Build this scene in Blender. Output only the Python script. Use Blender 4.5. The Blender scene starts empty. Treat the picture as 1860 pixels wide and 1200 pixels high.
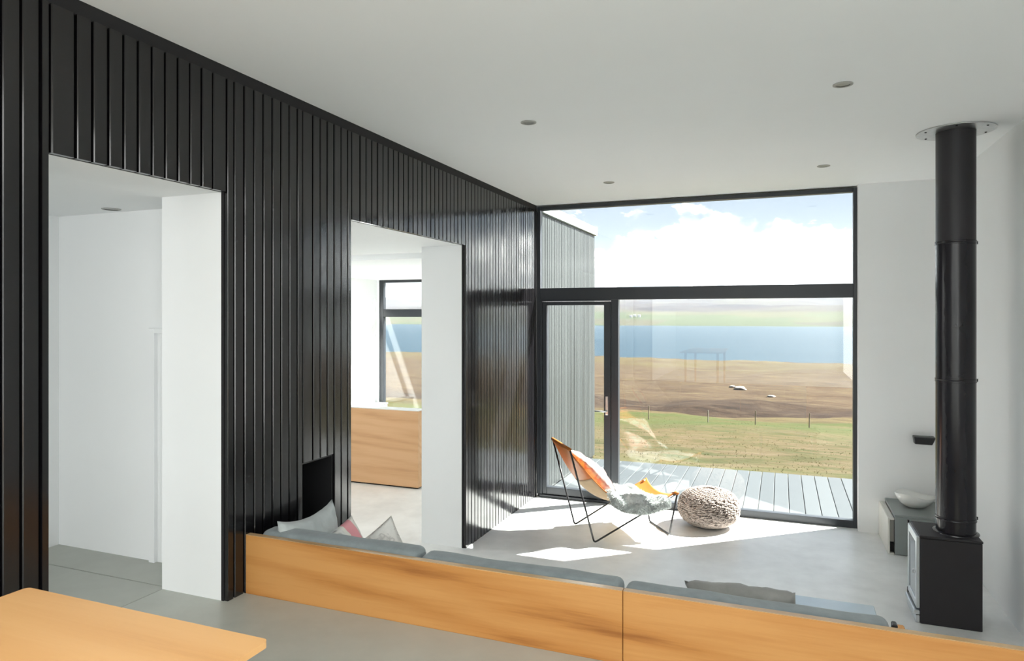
import bpy, bmesh, math, random
import numpy as np
from mathutils import Vector, Matrix, noise, Quaternion
random.seed(7)
S = bpy.context.scene
COL = S.collection
PI = math.pi

# ---------------------------------------------------------------- camera
cam = bpy.data.cameras.new('camera'); co = bpy.data.objects.new('camera', cam); COL.objects.link(co)
co.location = (0, 0, 2.096)
co.rotation_euler = (PI/2, 0, math.radians(21.5))
cam.sensor_width = 36; cam.lens = 24.0; cam.shift_y = -27/1860
cam.clip_start = .02; cam.clip_end = 20000
S.camera = co
# ---------------------------------------------------------------- view, exposure
S.view_settings.view_transform = 'Standard'; S.view_settings.look = 'None'
S.view_settings.gamma = 1; S.view_settings.use_curve_mapping = False
S.view_settings.exposure = 2.02
S.cycles.max_bounces = 12; S.cycles.diffuse_bounces = 7; S.cycles.glossy_bounces = 4
S.cycles.transparent_max_bounces = 16; S.cycles.caustics_reflective = False; S.cycles.caustics_refractive = False
# ---------------------------------------------------------------- world: spring sky with a bank of cumulus
W = bpy.data.worlds.new('sky'); S.world = W; W.use_nodes = True
nt = W.node_tree; nt.nodes.clear()
def N(t, **k):
    n = nt.nodes.new(t)
    for a, b in k.items(): setattr(n, a, b)
    return n
def math_(op, a, b=None, clamp=False):
    n = N('ShaderNodeMath', operation=op); n.use_clamp = clamp
    for i, v in enumerate((a, b)):
        if v is None: continue
        if isinstance(v, (int, float)): n.inputs[i].default_value = v
        else: nt.links.new(v, n.inputs[i])
    return n.outputs[0]
def maprange(v, a, b, c, d, smooth=False):
    n = N('ShaderNodeMapRange'); n.interpolation_type = 'SMOOTHSTEP' if smooth else 'LINEAR'
    nt.links.new(v, n.inputs[0])
    for i, q in enumerate((a, b, c, d)):
        if isinstance(q, (int, float)): n.inputs[i+1].default_value = q
        else: nt.links.new(q, n.inputs[i+1])
    return n.outputs[0]
def mixc(f, a, b):
    n = N('ShaderNodeMix', data_type='RGBA')
    if isinstance(f, (int, float)): n.inputs[0].default_value = f
    else: nt.links.new(f, n.inputs[0])
    for i, q in ((6, a), (7, b)):
        if isinstance(q, tuple): n.inputs[i].default_value = (*q, 1)
        else: nt.links.new(q, n.inputs[i])
    return n.outputs[2]
tc = N('ShaderNodeTexCoord'); sep = N('ShaderNodeSeparateXYZ'); nt.links.new(tc.outputs['Generated'], sep.inputs[0])
el = sep.outputs[2]
grad = mixc(maprange(el, 0.0, 0.7, 0, 1), (0.135, 0.163, 0.192), (0.05, 0.085, 0.175))
mp = N('ShaderNodeMapping'); nt.links.new(tc.outputs['Generated'], mp.inputs[0])
mp.inputs['Scale'].default_value = (9, 9, 14); mp.inputs['Location'].default_value = (1.9, 8.8, 6.4)
nz = N('ShaderNodeTexNoise'); nt.links.new(mp.outputs[0], nz.inputs['Vector'])
nz.inputs['Scale'].default_value = 1.0; nz.inputs['Detail'].default_value = 9; nz.inputs['Roughness'].default_value = .60
bias = math_('MAXIMUM', maprange(el, 0.07, 0.162, 0.22, -0.26), maprange(el, 0.22, 0.5, -0.20, -0.04))
dens = math_('ADD', math_('ADD', math_('MULTIPLY', nz.outputs[0], 2.1), -0.55), bias)
mask = maprange(dens, 0.50, 0.60, 0, 1, True)
nz2 = N('ShaderNodeTexNoise'); nt.links.new(mp.outputs[0], nz2.inputs['Vector'])
nz2.inputs['Scale'].default_value = 2.2; nz2.inputs['Detail'].default_value = 7
# clouds lit from behind glow brighter towards the sun
dt = N('ShaderNodeVectorMath', operation='DOT_PRODUCT'); nt.links.new(tc.outputs['Generated'], dt.inputs[0])
dt.inputs[1].default_value = (0.771*math.cos(math.radians(45.9)), 0.637*math.cos(math.radians(45.9)), math.sin(math.radians(45.9)))
glow = maprange(dt.outputs['Value'], 0.0, 0.9, 1.0, 3.6, True)
shade = mixc(maprange(nz2.outputs[0], .49, .63, 0, 1, True), (0.088, 0.094, 0.099), (1.5, 1.5, 1.48))
vm = N('ShaderNodeVectorMath', operation='SCALE'); nt.links.new(shade, vm.inputs[0]); nt.links.new(glow, vm.inputs[3])
ccol = vm.outputs[0]
skyc = mixc(mask, grad, ccol)
skyc = mixc(maprange(el, -0.02, 0.0, 1, 0), skyc, (0.30, 0.31, 0.24))
bg = N('ShaderNodeBackground'); nt.links.new(skyc, bg.inputs[0]); bg.inputs[1].default_value = 0.75
wo = N('ShaderNodeOutputWorld'); nt.links.new(bg.outputs[0], wo.inputs[0])
# ---------------------------------------------------------------- sun
SUN_AZ = (0.771, 0.637); SUN_EL = math.radians(45.9)
sl = bpy.data.lights.new('sun', 'SUN'); sl.energy = 12; sl.angle = math.radians(0.6); sl.color = (1.0, .972, .925)
so = bpy.data.objects.new('sun', sl); COL.objects.link(so)
sd = Vector((SUN_AZ[0]*math.cos(SUN_EL), SUN_AZ[1]*math.cos(SUN_EL), math.sin(SUN_EL)))
so.rotation_euler = sd.to_track_quat('Z', 'Y').to_euler(); so.location = sd*30
# ---------------------------------------------------------------- unseen area lamps added as fill behind the camera and in the side rooms
def area(name, loc, rot, sx, sy, e, col=(1, 1, 1)):
    l = bpy.data.lights.new(name, 'AREA'); l.shape = 'RECTANGLE'; l.size = sx; l.size_y = sy; l.energy = e; l.color = col
    o = bpy.data.objects.new(name, l); COL.objects.link(o); o.location = loc; o.rotation_euler = rot
    return o
area('fill_dining', (-.5, -1.0, 3.36), (0, 0, 0), 3.0, 2.4, 25, (1, 1, .99))
area('fill_side', (1.44, -2.0, 1.9), (0, math.radians(90), 0), 2.4, 3.4, 30, (1, 1, .99))
area('fill_hall', (-3.7, -2.6, 1.9), (PI/2, 0, 0), 1.1, 1.7, 10, (1, 1, .99))
area('fill_kitchen', (-5.5, 5.0, 2.66), (math.radians(22), 0, 0), 1.6, .9, 11, (1, .99, .97))

# ================================================================ helpers
def mesh_obj(name, verts, faces, mat=None, parent=None, smooth=False):
    me = bpy.data.meshes.new(name); me.from_pydata(verts, [], faces); me.update()
    o = bpy.data.objects.new(name, me); COL.objects.link(o)
    if mat: me.materials.append(mat)
    if parent: o.parent = parent
    if smooth: me.polygons.foreach_set('use_smooth', [True]*len(me.polygons))
    return o
class MB:
    def __init__(s): s.bm = bmesh.new()
    def box(s, x0, x1, y0, y1, z0, z1, bev=0, seg=1, M=None):
        b = bmesh.new(); r = bmesh.ops.create_cube(b, size=1)
        bmesh.ops.scale(b, vec=(x1-x0, y1-y0, z1-z0), verts=b.verts)
        bmesh.ops.translate(b, vec=((x0+x1)/2, (y0+y1)/2, (z0+z1)/2), verts=b.verts)
        if bev: bmesh.ops.bevel(b, geom=list(b.edges), offset=bev, segments=seg, affect='EDGES', profile=.5)
        s.add(b, M); return s
    def add(s, b, M=None):
        if M is not None: bmesh.ops.transform(b, matrix=M, verts=b.verts)
        me = bpy.data.meshes.new('t'); b.to_mesh(me); b.free(); s.bm.from_mesh(me); bpy.data.meshes.remove(me)
    def tube(s, pts, r, n=10, caps=True):
        pts = [Vector(p) for p in pts]; rings = []
        ref = None
        for i, p in enumerate(pts):
            d = ((pts[min(i+1, len(pts)-1)]-p).normalized() + (p-pts[max(i-1, 0)]).normalized()).normalized()
            if ref is None: ref = Vector((0, 0, 1)) if abs(d.z) < .9 else Vector((1, 0, 0))
            a = d.cross(ref).normalized(); ref = a.cross(d).normalized()
            rr = r[i] if isinstance(r, (list, tuple)) else r
            rings.append([s.bm.verts.new(p + (a*math.cos(2*PI*k/n) + ref*math.sin(2*PI*k/n))*rr) for k in range(n)])
        for A, B in zip(rings, rings[1:]):
            for k in range(n): s.bm.faces.new((A[k], A[(k+1) % n], B[(k+1) % n], B[k]))
        if caps:
            s.bm.faces.new(rings[0][::-1]); s.bm.faces.new(rings[-1])
        return s
    def lathe(s, prof, c=(0, 0), n=48, caps=True):
        rings = []
        for r, z in prof:
            rings.append([s.bm.verts.new((c[0]+r*math.cos(2*PI*k/n), c[1]+r*math.sin(2*PI*k/n), z)) for k in range(n)])
        for A, B in zip(rings, rings[1:]):
            for k in range(n): s.bm.faces.new((A[k], A[(k+1) % n], B[(k+1) % n], B[k]))
        if caps:
            if prof[0][0] > 1e-6: s.bm.faces.new(rings[0][::-1])
            if prof[-1][0] > 1e-6: s.bm.faces.new(rings[-1])
        return s
    def build(s, name, mat, parent=None, smooth=False, angle=None):
        bmesh.ops.recalc_face_normals(s.bm, faces=s.bm.faces)
        me = bpy.data.meshes.new(name); s.bm.to_mesh(me); s.bm.free()
        if mat: me.materials.append(mat)
        o = bpy.data.objects.new(name, me); COL.objects.link(o)
        if parent: o.parent = parent
        if smooth or angle:
            me.polygons.foreach_set('use_smooth', [True]*len(me.polygons))
            if angle: me.set_sharp_from_angle(angle=math.radians(angle))
        return o
def box(name, x0, x1, y0, y1, z0, z1, mat, parent=None, bev=0, seg=1):
    return MB().box(x0, x1, y0, y1, z0, z1, bev, seg).build(name, mat, parent)
def empty(name, loc=(0, 0, 0), rz=0):
    o = bpy.data.objects.new(name, None); COL.objects.link(o); o.location = loc; o.rotation_euler.z = rz
    o.empty_display_size = .1
    return o
def tag(o, label, cat, group=None):
    o['label'] = label; o['category'] = cat
    if group: o['group'] = group
    return o
def struct(o, label=None):
    o['kind'] = 'structure'
    if label: o['label'] = label
    return o
def keep(o, parent):            # parent an object built in world space to an empty that has been moved
    o.parent = parent; o.matrix_parent_inverse = parent.matrix_world.inverted() if False else Matrix.Translation(parent.location).inverted() if parent.rotation_euler.z == 0 else (Matrix.Translation(parent.location) @ Matrix.Rotation(parent.rotation_euler.z, 4, 'Z')).inverted()
    return o

# ================================================================ materials
def new_mat(name):
    m = bpy.data.materials.new(name); m.use_nodes = True
    t = m.node_tree; b = t.nodes['Principled BSDF']
    return m, t, b
def ramp(t, src, stops):
    r = t.nodes.new('ShaderNodeValToRGB'); t.links.new(src, r.inputs[0])
    e = r.color_ramp.elements
    while len(e) < len(stops): e.new(.5)
    for q, (p, c) in zip(e, stops): q.position = p; q.color = (*c, 1)
    return r.outputs[0]
def tnoise(t, scale, detail=4, rough=.5, vec=None, mapping=None, coord='Object'):
    n = t.nodes.new('ShaderNodeTexNoise'); n.inputs['Scale'].default_value = scale
    n.inputs['Detail'].default_value = detail; n.inputs['Roughness'].default_value = rough
    if vec is None:
        c = t.nodes.new('ShaderNodeTexCoord'); vec = c.outputs[coord]
    if mapping:
        mpn = t.nodes.new('ShaderNodeMapping'); t.links.new(vec, mpn.inputs[0]); mpn.inputs['Scale'].default_value = mapping
        vec = mpn.outputs[0]
    t.links.new(vec, n.inputs['Vector'])
    return n.outputs[0]
def worldpos(t):
    return t.nodes.new('ShaderNodeNewGeometry').outputs['Position']
def bump(t, b, h, strength=.2, dist=.01):
    n = t.nodes.new('ShaderNodeBump'); n.inputs['Strength'].default_value = strength; n.inputs['Distance'].default_value = dist
    t.links.new(h, n.inputs['Height']); t.links.new(n.outputs[0], b.inputs['Normal'])
def plain(name, c, rough=.5, metal=0, spec=.5, var=.06, scale=6, bmp=0, bscale=60, coat=0):
    m, t, b = new_mat(name)
    b.inputs['Roughness'].default_value = rough; b.inputs['Metallic'].default_value = metal
    b.inputs['Specular IOR Level'].default_value = spec; b.inputs['Coat Weight'].default_value = coat
    f = tnoise(t, scale, 4, .55, worldpos(t))
    lo = tuple(x*(1-var) for x in c); hi = tuple(min(1, x*(1+var)) for x in c)
    t.links.new(ramp(t, f, [(.3, lo), (.7, hi)]), b.inputs['Base Color'])
    if bmp: bump(t, b, tnoise(t, bscale, 3, .6, worldpos(t)), bmp, .004)
    return m
M = {}
M['white'] = plain('white_plaster', (.87, .885, .89), .75, var=.012, scale=1.3, bmp=.04, bscale=40)
M['ceiling'] = plain('ceiling_paint', (.87, .885, .89), .85, var=.01, scale=.8)
M['cream'] = plain('cream_lacquer', (.72, .71, .66), .45, var=.02)
M['black_niche'] = plain('black_niche', (.006, .006, .007), .6)
M['frame'] = plain('anthracite_aluminium', (.022, .026, .032), .38, var=.05, spec=.5)
M['black_steel'] = plain('black_steel', (.012, .012, .014), .35, var=.1)
M['stove_paint'] = plain('black_stove_paint', (.016, .014, .017), .55, var=.12, bmp=.05, bscale=300)
M['flue_matt'] = plain('matt_flue_enamel', (.022, .020, .024), .45, var=.06)
M['flue_gloss'] = plain('gloss_flue_enamel', (.014, .013, .017), .22, var=.06)
M['steel'] = plain('brushed_steel', (.62, .63, .63), .32, metal=1, var=.06, scale=30)
M['stove_frame'] = plain('grey_stove_frame', (.55, .58, .60), .35, metal=.8, var=.05)
M['zinc'] = plain('pale_zinc_flashing', (.56, .60, .60), .5, metal=.2, var=.05)
M['grey_lacquer'] = plain('grey_lacquer', (.25, .28, .275), .4, var=.04)
M['ceramic'] = plain('white_porcelain', (.78, .79, .77), .25, var=.02)
M['blue_gloss'] = plain('pale_blue_grey_lacquer', (.55, .66, .75), .14, var=.03)
M['light_trim'] = plain('grey_downlight_trim', (.42, .42, .40), .5, var=.03)
M['light_lens'] = plain('downlight_lens', (.30, .30, .28), .3, var=.03)
M['island_top'] = plain('white_composite_top', (.78, .78, .76), .35, var=.02)

def concrete(name, base, rough=.38):
    m, t, b = new_mat(name); P = worldpos(t)
    f = tnoise(t, .9, 7, .62, P); g = tnoise(t, 5.5, 5, .6, P)
    mx = t.nodes.new('ShaderNodeMath'); mx.operation = 'MULTIPLY_ADD'
    t.links.new(g, mx.inputs[0]); mx.inputs[1].default_value = .35; t.links.new(f, mx.inputs[2])
    c = ramp(t, mx.outputs[0], [(.45, tuple(x*.84 for x in base)), (.68, base), (.9, tuple(x*1.13 for x in base))])
    t.links.new(c, b.inputs['Base Color'])
    b.inputs['Roughness'].default_value = rough
    rr = t.nodes.new('ShaderNodeMapRange'); t.links.new(f, rr.inputs[0]); rr.inputs[1].default_value = .3; rr.inputs[2].default_value = .7
    rr.inputs[3].default_value = rough-.02; rr.inputs[4].default_value = rough+.05; t.links.new(rr.outputs[0], b.inputs['Roughness'])
    bump(t, b, g, .03, .003)
    return m
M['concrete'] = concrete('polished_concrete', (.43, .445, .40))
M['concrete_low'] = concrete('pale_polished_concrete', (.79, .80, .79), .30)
M['joint'] = plain('floor_joint', (.12, .12, .11), .8)

def planks(name, c, rough, var, spec=.5, bmp=.12, ior=1.5):
    m, t, b = new_mat(name); b.inputs['IOR'].default_value = ior
    oi = t.nodes.new('ShaderNodeObjectInfo')
    f = tnoise(t, 1.0, 5, .6, worldpos(t), (30, 30, 1.1))
    add = t.nodes.new('ShaderNodeMath'); add.operation = 'ADD'
    t.links.new(f, add.inputs[0]); t.links.new(oi.outputs['Random'], add.inputs[1])
    col = ramp(t, add.outputs[0], [(.2, tuple(x*(1-var) for x in c)), (.5, c), (1.0, tuple(x*(1+var) for x in c))])
    half = t.nodes.new('ShaderNodeMath'); half.operation = 'MULTIPLY'
    t.links.new(col, b.inputs['Base Color'])
    b.inputs['Specular IOR Level'].default_value = spec
    rr = t.nodes.new('ShaderNodeMapRange'); t.links.new(add.outputs[0], rr.inputs[0]); rr.inputs[1].default_value = .3; rr.inputs[2].default_value = 1.5
    rr.inputs[3].default_value = rough-.05; rr.inputs[4].default_value = rough+.07; t.links.new(rr.outputs[0], b.inputs['Roughness'])
    f2 = tnoise(t, 1.0, 2, .5, worldpos(t), (22, 22, .8)); bump(t, b, f2, bmp, .002)
    return m
M['plank'] = planks('black_stained_plank', (.0045, .0042, .005), .14, .25, bmp=.006, ior=1.6)
M['sheen_board'] = planks('weathered_board_grey_sheen', (.029, .033, .033), .42, .5)  # black-stained boards: sun and sky sheen put into the lighter grey
M['deckboard'] = planks('weathered_deck_board', (.028, .034, .037), .5, .15)
M['dark_void'] = plain('dark_backing', (.008, .008, .009), .8)

def oak(name, dark, mid, light, axis='X', scale=1.0, rough=.42):
    m, t, b = new_mat(name); P = worldpos(t)
    mp_ = {'X': (.55, 7, 7), 'Y': (7, .55, 7), 'Z': (7, 7, .55)}[axis]
    fine = {'X': (3, 90, 90), 'Y': (90, 3, 90), 'Z': (90, 90, 3)}[axis]
    f = tnoise(t, 1.0*scale, 6, .62, P, mp_)
    mapn = t.nodes.new('ShaderNodeMapping'); t.links.new(P, mapn.inputs[0]); mapn.inputs['Scale'].default_value = mp_
    wv = t.nodes.new('ShaderNodeTexWave'); wv.wave_type = 'BANDS'; wv.bands_direction = 'DIAGONAL'
    t.links.new(mapn.outputs[0], wv.inputs['Vector']); wv.inputs['Scale'].default_value = .55*scale
    wv.inputs['Distortion'].default_value = 7; wv.inputs['Detail'].default_value = 4; wv.inputs['Detail Scale'].default_value = 1.2
    g = tnoise(t, 1.0, 3, .6, P, fine)
    a = t.nodes.new('ShaderNodeMath'); a.operation = 'MULTIPLY_ADD'; t.links.new(wv.outputs[1], a.inputs[0]); a.inputs[1].default_value = .22; t.links.new(f, a.inputs[2])
    a2 = t.nodes.new('ShaderNodeMath'); a2.operation = 'MULTIPLY_ADD'; t.links.new(g, a2.inputs[0]); a2.inputs[1].default_value = .22; t.links.new(a.outputs[0], a2.inputs[2])
    t.links.new(ramp(t, a2.outputs[0], [(.46, dark), (.61, mid), (.84, light)]), b.inputs['Base Color'])
    b.inputs['Roughness'].default_value = rough
    bump(t, b, g, .06, .002)
    return m
M['oak'] = oak('oiled_oak', (.34, .125, .027), (.53, .232, .060), (.62, .305, .096), 'X')
M['oak_edge'] = oak('lacquered_oak_edge', (.42, .26, .12), (.52, .34, .18), (.58, .40, .22), 'X', 1, .14)
M['oak_table'] = oak('oak_table_veneer', (.54, .285, .105), (.62, .335, .13), (.66, .375, .155), 'X', .8, .45)
M['oak_island'] = oak('pale_oak_front', (.52, .29, .135), (.60, .345, .17), (.65, .39, .205), 'X', 1.2, .5)

def fabric(name, c, var=.12, rough=.95, weave=500):
    m, t, b = new_mat(name)
    f = tnoise(t, 14, 5, .6); w = tnoise(t, weave, 2, .5)
    t.links.new(ramp(t, f, [(.3, tuple(x*(1-var) for x in c)), (.7, tuple(min(1, x*(1+var)) for x in c))]), b.inputs['Base Color'])
    b.inputs['Roughness'].default_value = rough; b.inputs['Sheen Weight'].default_value = .25
    b.inputs['Specular IOR Level'].default_value = .2
    bump(t, b, w, .25, .002)
    return m
M['sofa'] = fabric('grey_wool_felt', (.215, .25, .262), .12)
M['cush_grey'] = fabric('pale_grey_linen', (.44, .48, .48), .07)
M['cush_dark'] = fabric('taupe_grey_linen', (.235, .235, .225), .12)
M['leather'] = None
def leather(name, c, rough=.5):
    m, t, b = new_mat(name)
    f = tnoise(t, 9, 5, .6)
    col = ramp(t, f, [(.3, tuple(x*.86 for x in c)), (.7, c)])
    t.links.new(col, b.inputs['Base Color']); b.inputs['Roughness'].default_value = rough
    tr = t.nodes.new('ShaderNodeBsdfTranslucent'); t.links.new(col, tr.inputs[0])
    mx = t.nodes.new('ShaderNodeMixShader'); mx.inputs[0].default_value = .18
    out = t.nodes['Material Output']
    t.links.new(b.outputs[0], mx.inputs[1]); t.links.new(tr.outputs[0], mx.inputs[2]); t.links.new(mx.outputs[0], out.inputs[0])
    bump(t, b, tnoise(t, 120, 3, .6), .1, .002)
    return m
M['leather'] = leather('tan_saddle_leather', (.52, .165, .022))
M['leather_back'] = leather('leather_underside_sun_glow', (.60, .44, .28), .9)  # pale tone stands in for sun shining through the tan leather
M['wool'] = fabric('white_sheepskin', (.58, .605, .595), .25, weave=80)
M['knit'] = fabric('oatmeal_knit', (.29, .24, .21), .2, weave=220)

def kilim(name):
    m, t, b = new_mat(name)
    c = t.nodes.new('ShaderNodeTexCoord'); s = t.nodes.new('ShaderNodeSeparateXYZ'); t.links.new(c.outputs['Object'], s.inputs[0])
    v = t.nodes.new('ShaderNodeTexVoronoi'); t.links.new(c.outputs['Object'], v.inputs['Vector']); v.inputs['Scale'].default_value = 26
    base = ramp(t, v.outputs['Distance'], [(.15, (.30, .30, .31)), (.42, (.52, .53, .53)), (.6, (.68, .68, .66))])
    def band(lo, hi):
        a = t.nodes.new('ShaderNodeMath'); a.operation = 'GREATER_THAN'; t.links.new(s.outputs[0], a.inputs[0]); a.inputs[1].default_value = lo
        d = t.nodes.new('ShaderNodeMath'); d.operation = 'LESS_THAN'; t.links.new(s.outputs[0], d.inputs[0]); d.inputs[1].default_value = hi
        e = t.nodes.new('ShaderNodeMath'); e.operation = 'MULTIPLY'; t.links.new(a.outputs[0], e.inputs[0]); t.links.new(d.outputs[0], e.inputs[1])
        return e.outputs[0]
    def mix(f, a, col):
        n = t.nodes.new('ShaderNodeMix'); n.data_type = 'RGBA'; t.links.new(f, n.inputs[0]); t.links.new(a, n.inputs[6]); n.inputs[7].default_value = (*col, 1)
        return n.outputs[2]
    o = mix(band(.07, .185), base, (.72, .71, .66)); o = mix(band(.095, .160), o, (.72, .33, .36))
    t.links.new(o, b.inputs['Base Color']); b.inputs['Roughness'].default_value = .95
    bump(t, b, tnoise(t, 300, 2), .3, .003)
    return m
M['kilim'] = kilim('grey_patterned_weave_with_pink_stripe')
def patches(name, stops, scale, detail=3):
    m, t, b = new_mat(name)
    f = tnoise(t, scale, detail, .5)
    t.links.new(ramp(t, f, stops), b.inputs['Base Color']); b.inputs['Roughness'].default_value = .95
    b.inputs['Specular IOR Level'].default_value = .2
    bump(t, b, tnoise(t, 280, 2), .3, .003)
    return m
M['pink'] = patches('pink_and_cream_print', [(.42, (.52, .50, .46)), (.50, (.56, .34, .30)), (.56, (.50, .26, .25)), (.62, (.54, .50, .46))], 9)
M['ivory'] = patches('ivory_print', [(.40, (.66, .66, .63)), (.52, (.70, .69, .66)), (.60, (.50, .49, .47)), (.66, (.70, .69, .66))], 22)

def glass(name, f0=.045, tint=(.965, .985, .98)):
    m, t, b = new_mat(name); t.nodes.remove(b)
    lw = t.nodes.new('ShaderNodeLayerWeight'); lw.inputs[0].default_value = .5
    p = t.nodes.new('ShaderNodeMath'); p.operation = 'POWER'; t.links.new(lw.outputs['Facing'], p.inputs[0]); p.inputs[1].default_value = 5
    q = t.nodes.new('ShaderNodeMath'); q.operation = 'MULTIPLY_ADD'; t.links.new(p.outputs[0], q.inputs[0]); q.inputs[1].default_value = 1-f0; q.inputs[2].default_value = f0
    tr = t.nodes.new('ShaderNodeBsdfTransparent'); tr.inputs[0].default_value = (*tint, 1)
    gl = t.nodes.new('ShaderNodeBsdfGlossy'); gl.inputs['Roughness'].default_value = 0.0
    mx = t.nodes.new('ShaderNodeMixShader'); t.links.new(q.outputs[0], mx.inputs[0]); t.links.new(tr.outputs[0], mx.inputs[1]); t.links.new(gl.outputs[0], mx.inputs[2])
    t.links.new(mx.outputs[0], t.nodes['Material Output'].inputs[0])
    return m
M['glass'] = glass('window_glass')
M['stove_glass'] = plain('dark_stove_glass', (.22, .25, .27), .06, var=.02, spec=.9)

# ================================================================ SETTING
XW, XR, YW, ZC, ZU = -2.64, 1.47, 7.5, 3.374, .63     # left wall, right wall, window plane, ceiling, upper floor
OP = [(1.81, 2.72), (3.81, 5.565)]; ZH = 2.73
XB = -3.09                                            # back of the thick wall
NI = (3.314, 3.62, .42, 1.22)                         # niche

# floors
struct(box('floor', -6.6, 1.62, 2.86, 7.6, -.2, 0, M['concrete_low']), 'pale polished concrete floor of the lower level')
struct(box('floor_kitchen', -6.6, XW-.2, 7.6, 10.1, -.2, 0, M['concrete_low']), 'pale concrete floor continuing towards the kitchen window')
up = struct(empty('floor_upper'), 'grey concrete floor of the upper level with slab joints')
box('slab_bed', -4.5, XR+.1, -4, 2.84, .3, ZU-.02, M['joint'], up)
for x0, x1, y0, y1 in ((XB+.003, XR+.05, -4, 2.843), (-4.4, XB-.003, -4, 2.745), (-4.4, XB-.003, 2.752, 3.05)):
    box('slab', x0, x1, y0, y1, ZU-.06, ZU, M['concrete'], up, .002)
# ceiling over the living room, roof edge
struct(box('ceiling', XW-.02, 1.62, -4, 7.58, ZC, ZC+.25, M['ceiling']), 'white flat ceiling')
struct(box('roof_edge', XW-.02, 1.9, 7.58, 7.68, ZC-.01, ZC+.25, M['zinc']))
# black boarded wall
wl = struct(empty('wall_left'), 'black vertically boarded wall with two tall openings and a niche')
w = MB()
x0, x1 = XB, XW-.04
w.box(x0, x1, -4, OP[0][0], .3, ZC+.2)
w.box(x0, x1, OP[0][0], OP[0][1], ZH, ZC+.2)
w.box(x0, x1, OP[0][1], NI[0], 0, ZC+.2)
w.box(x0, x1, NI[0], NI[1], NI[3], ZC+.2); w.box(x0, x1, NI[0], NI[1], 0, NI[2]); w.box(x0, x0+.08, NI[0], NI[1], NI[2], NI[3])
w.box(x0, x1, NI[1], OP[1][0], 0, ZC+.2)
w.box(x0, x1, OP[1][0], OP[1][1], ZH, ZC+.2)
w.box(x0, x1, OP[1][1], 7.6, 0, ZC+.2)
w.build('wall_core', M['white'], wl)
n = MB(); e = .012
n.box(XB+.09, XB+.1, NI[0], NI[1], NI[2], NI[3])
n.box(XB+.1, XW-.012, NI[0], NI[0]+e, NI[2], NI[3]); n.box(XB+.1, XW-.012, NI[1]-e, NI[1], NI[2], NI[3])
n.box(XB+.1, XW-.012, NI[0]+e, NI[1]-e, NI[2], NI[2]+e); n.box(XB+.1, XW-.012, NI[0]+e, NI[1]-e, NI[3]-e, NI[3])
n.build('niche_lining', M['black_niche'], wl)
def wall_pieces(y0, y1):
    """z ranges of boarding for a strip y0..y1"""
    c = (y0+y1)/2; base = ZU if y0 < 2.84 else 0.0
    for a, b in OP:
        if a <= c <= b: return [(ZH, 3.312)]
    if NI[0] <= c <= NI[1]: return [(base, NI[2]), (NI[3], 3.312)]
    return [(base, 3.312)]
# backing
bk = MB(); cuts = sorted([-.2, 2.845, 7.5, *OP[0], *OP[1], NI[0], NI[1]])
for a, b in zip(cuts, cuts[1:]):
    for z0, z1 in wall_pieces(a, b): bk.box(XW-.04, XW-.024, a, b, z0, z1)
bk.box(XW-.04, XW-.006, -.2, 7.5, 3.312, ZC)
bk.build('batten_backing', M['dark_void'], wl)
# one board shape, shared by all boards
def board_mesh(name, wdt, th, mat):
    c = .0035
    prof = [(-wdt/2, 0), (-wdt/2, th-c), (-wdt/2+c, th), (wdt/2-c, th), (wdt/2, th-c), (wdt/2, 0)]
    v = [(x, y, 0) for y, x in prof] + [(x, y, 1) for y, x in prof]; k = len(prof)
    f = [tuple(range(k))[::-1], tuple(range(k, 2*k))] + [(i, (i+1) % k, k+(i+1) % k, k+i) for i in range(k)]
    me = bpy.data.meshes.new(name); me.from_pydata(v, [], f); me.update()
    b = bmesh.new(); b.from_mesh(me); bmesh.ops.recalc_face_normals(b, faces=b.faces); b.to_mesh(me); b.free()
    me.materials.append(mat); return me
PIT, GAP = .0712, .0105
pm = board_mesh('plank', PIT-GAP, .024, M['plank'])
rs = random.Random(3)
def boards(parent, me, xf, y0, y1, pieces, pitch, gap, cuts):
    edges = [y0]; 
    while edges[-1]+pitch < y1: edges.append(edges[-1]+pitch)
    edges.append(y1)
    for c in cuts:                # a joint falls on every edge of an opening
        k = min(range(len(edges)), key=lambda i: abs(edges[i]-c)); edges[k] = c
    keep_ = edges
    for a, b in zip(keep_, keep_[1:]):
        jx = rs.uniform(-.0012, .0012); rz = rs.uniform(-.006, .006)
        for z0, z1 in pieces(a, b):
            o = bpy.data.objects.new('plank', me); COL.objects.link(o); o.parent = parent
            o.location = (xf+jx, (a+b)/2, z0); o.scale = (1, (b-a-gap)/(pitch-gap), z1-z0); o.rotation_euler.z = rz
boards(wl, pm, XW-.024, 1.63-20*PIT, 7.497, wall_pieces, PIT, GAP, [*OP[0], *OP[1], NI[0], NI[1]])

# right wall, pier, rear wall
struct(box('wall_right', XR, XR+.15, -4, 7.6, 0, ZC, M['white']), 'plain white right wall beside the stove')
struct(box('wall_front', .70, XR, 7.40, 7.58, 0, ZC, M['white']), 'white pier between window and right wall')
rw = MB(); rw.box(XB, XR+.15, -4.15, -4, .3, ZC)
struct(rw.build('wall_back', M['white']))
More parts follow.
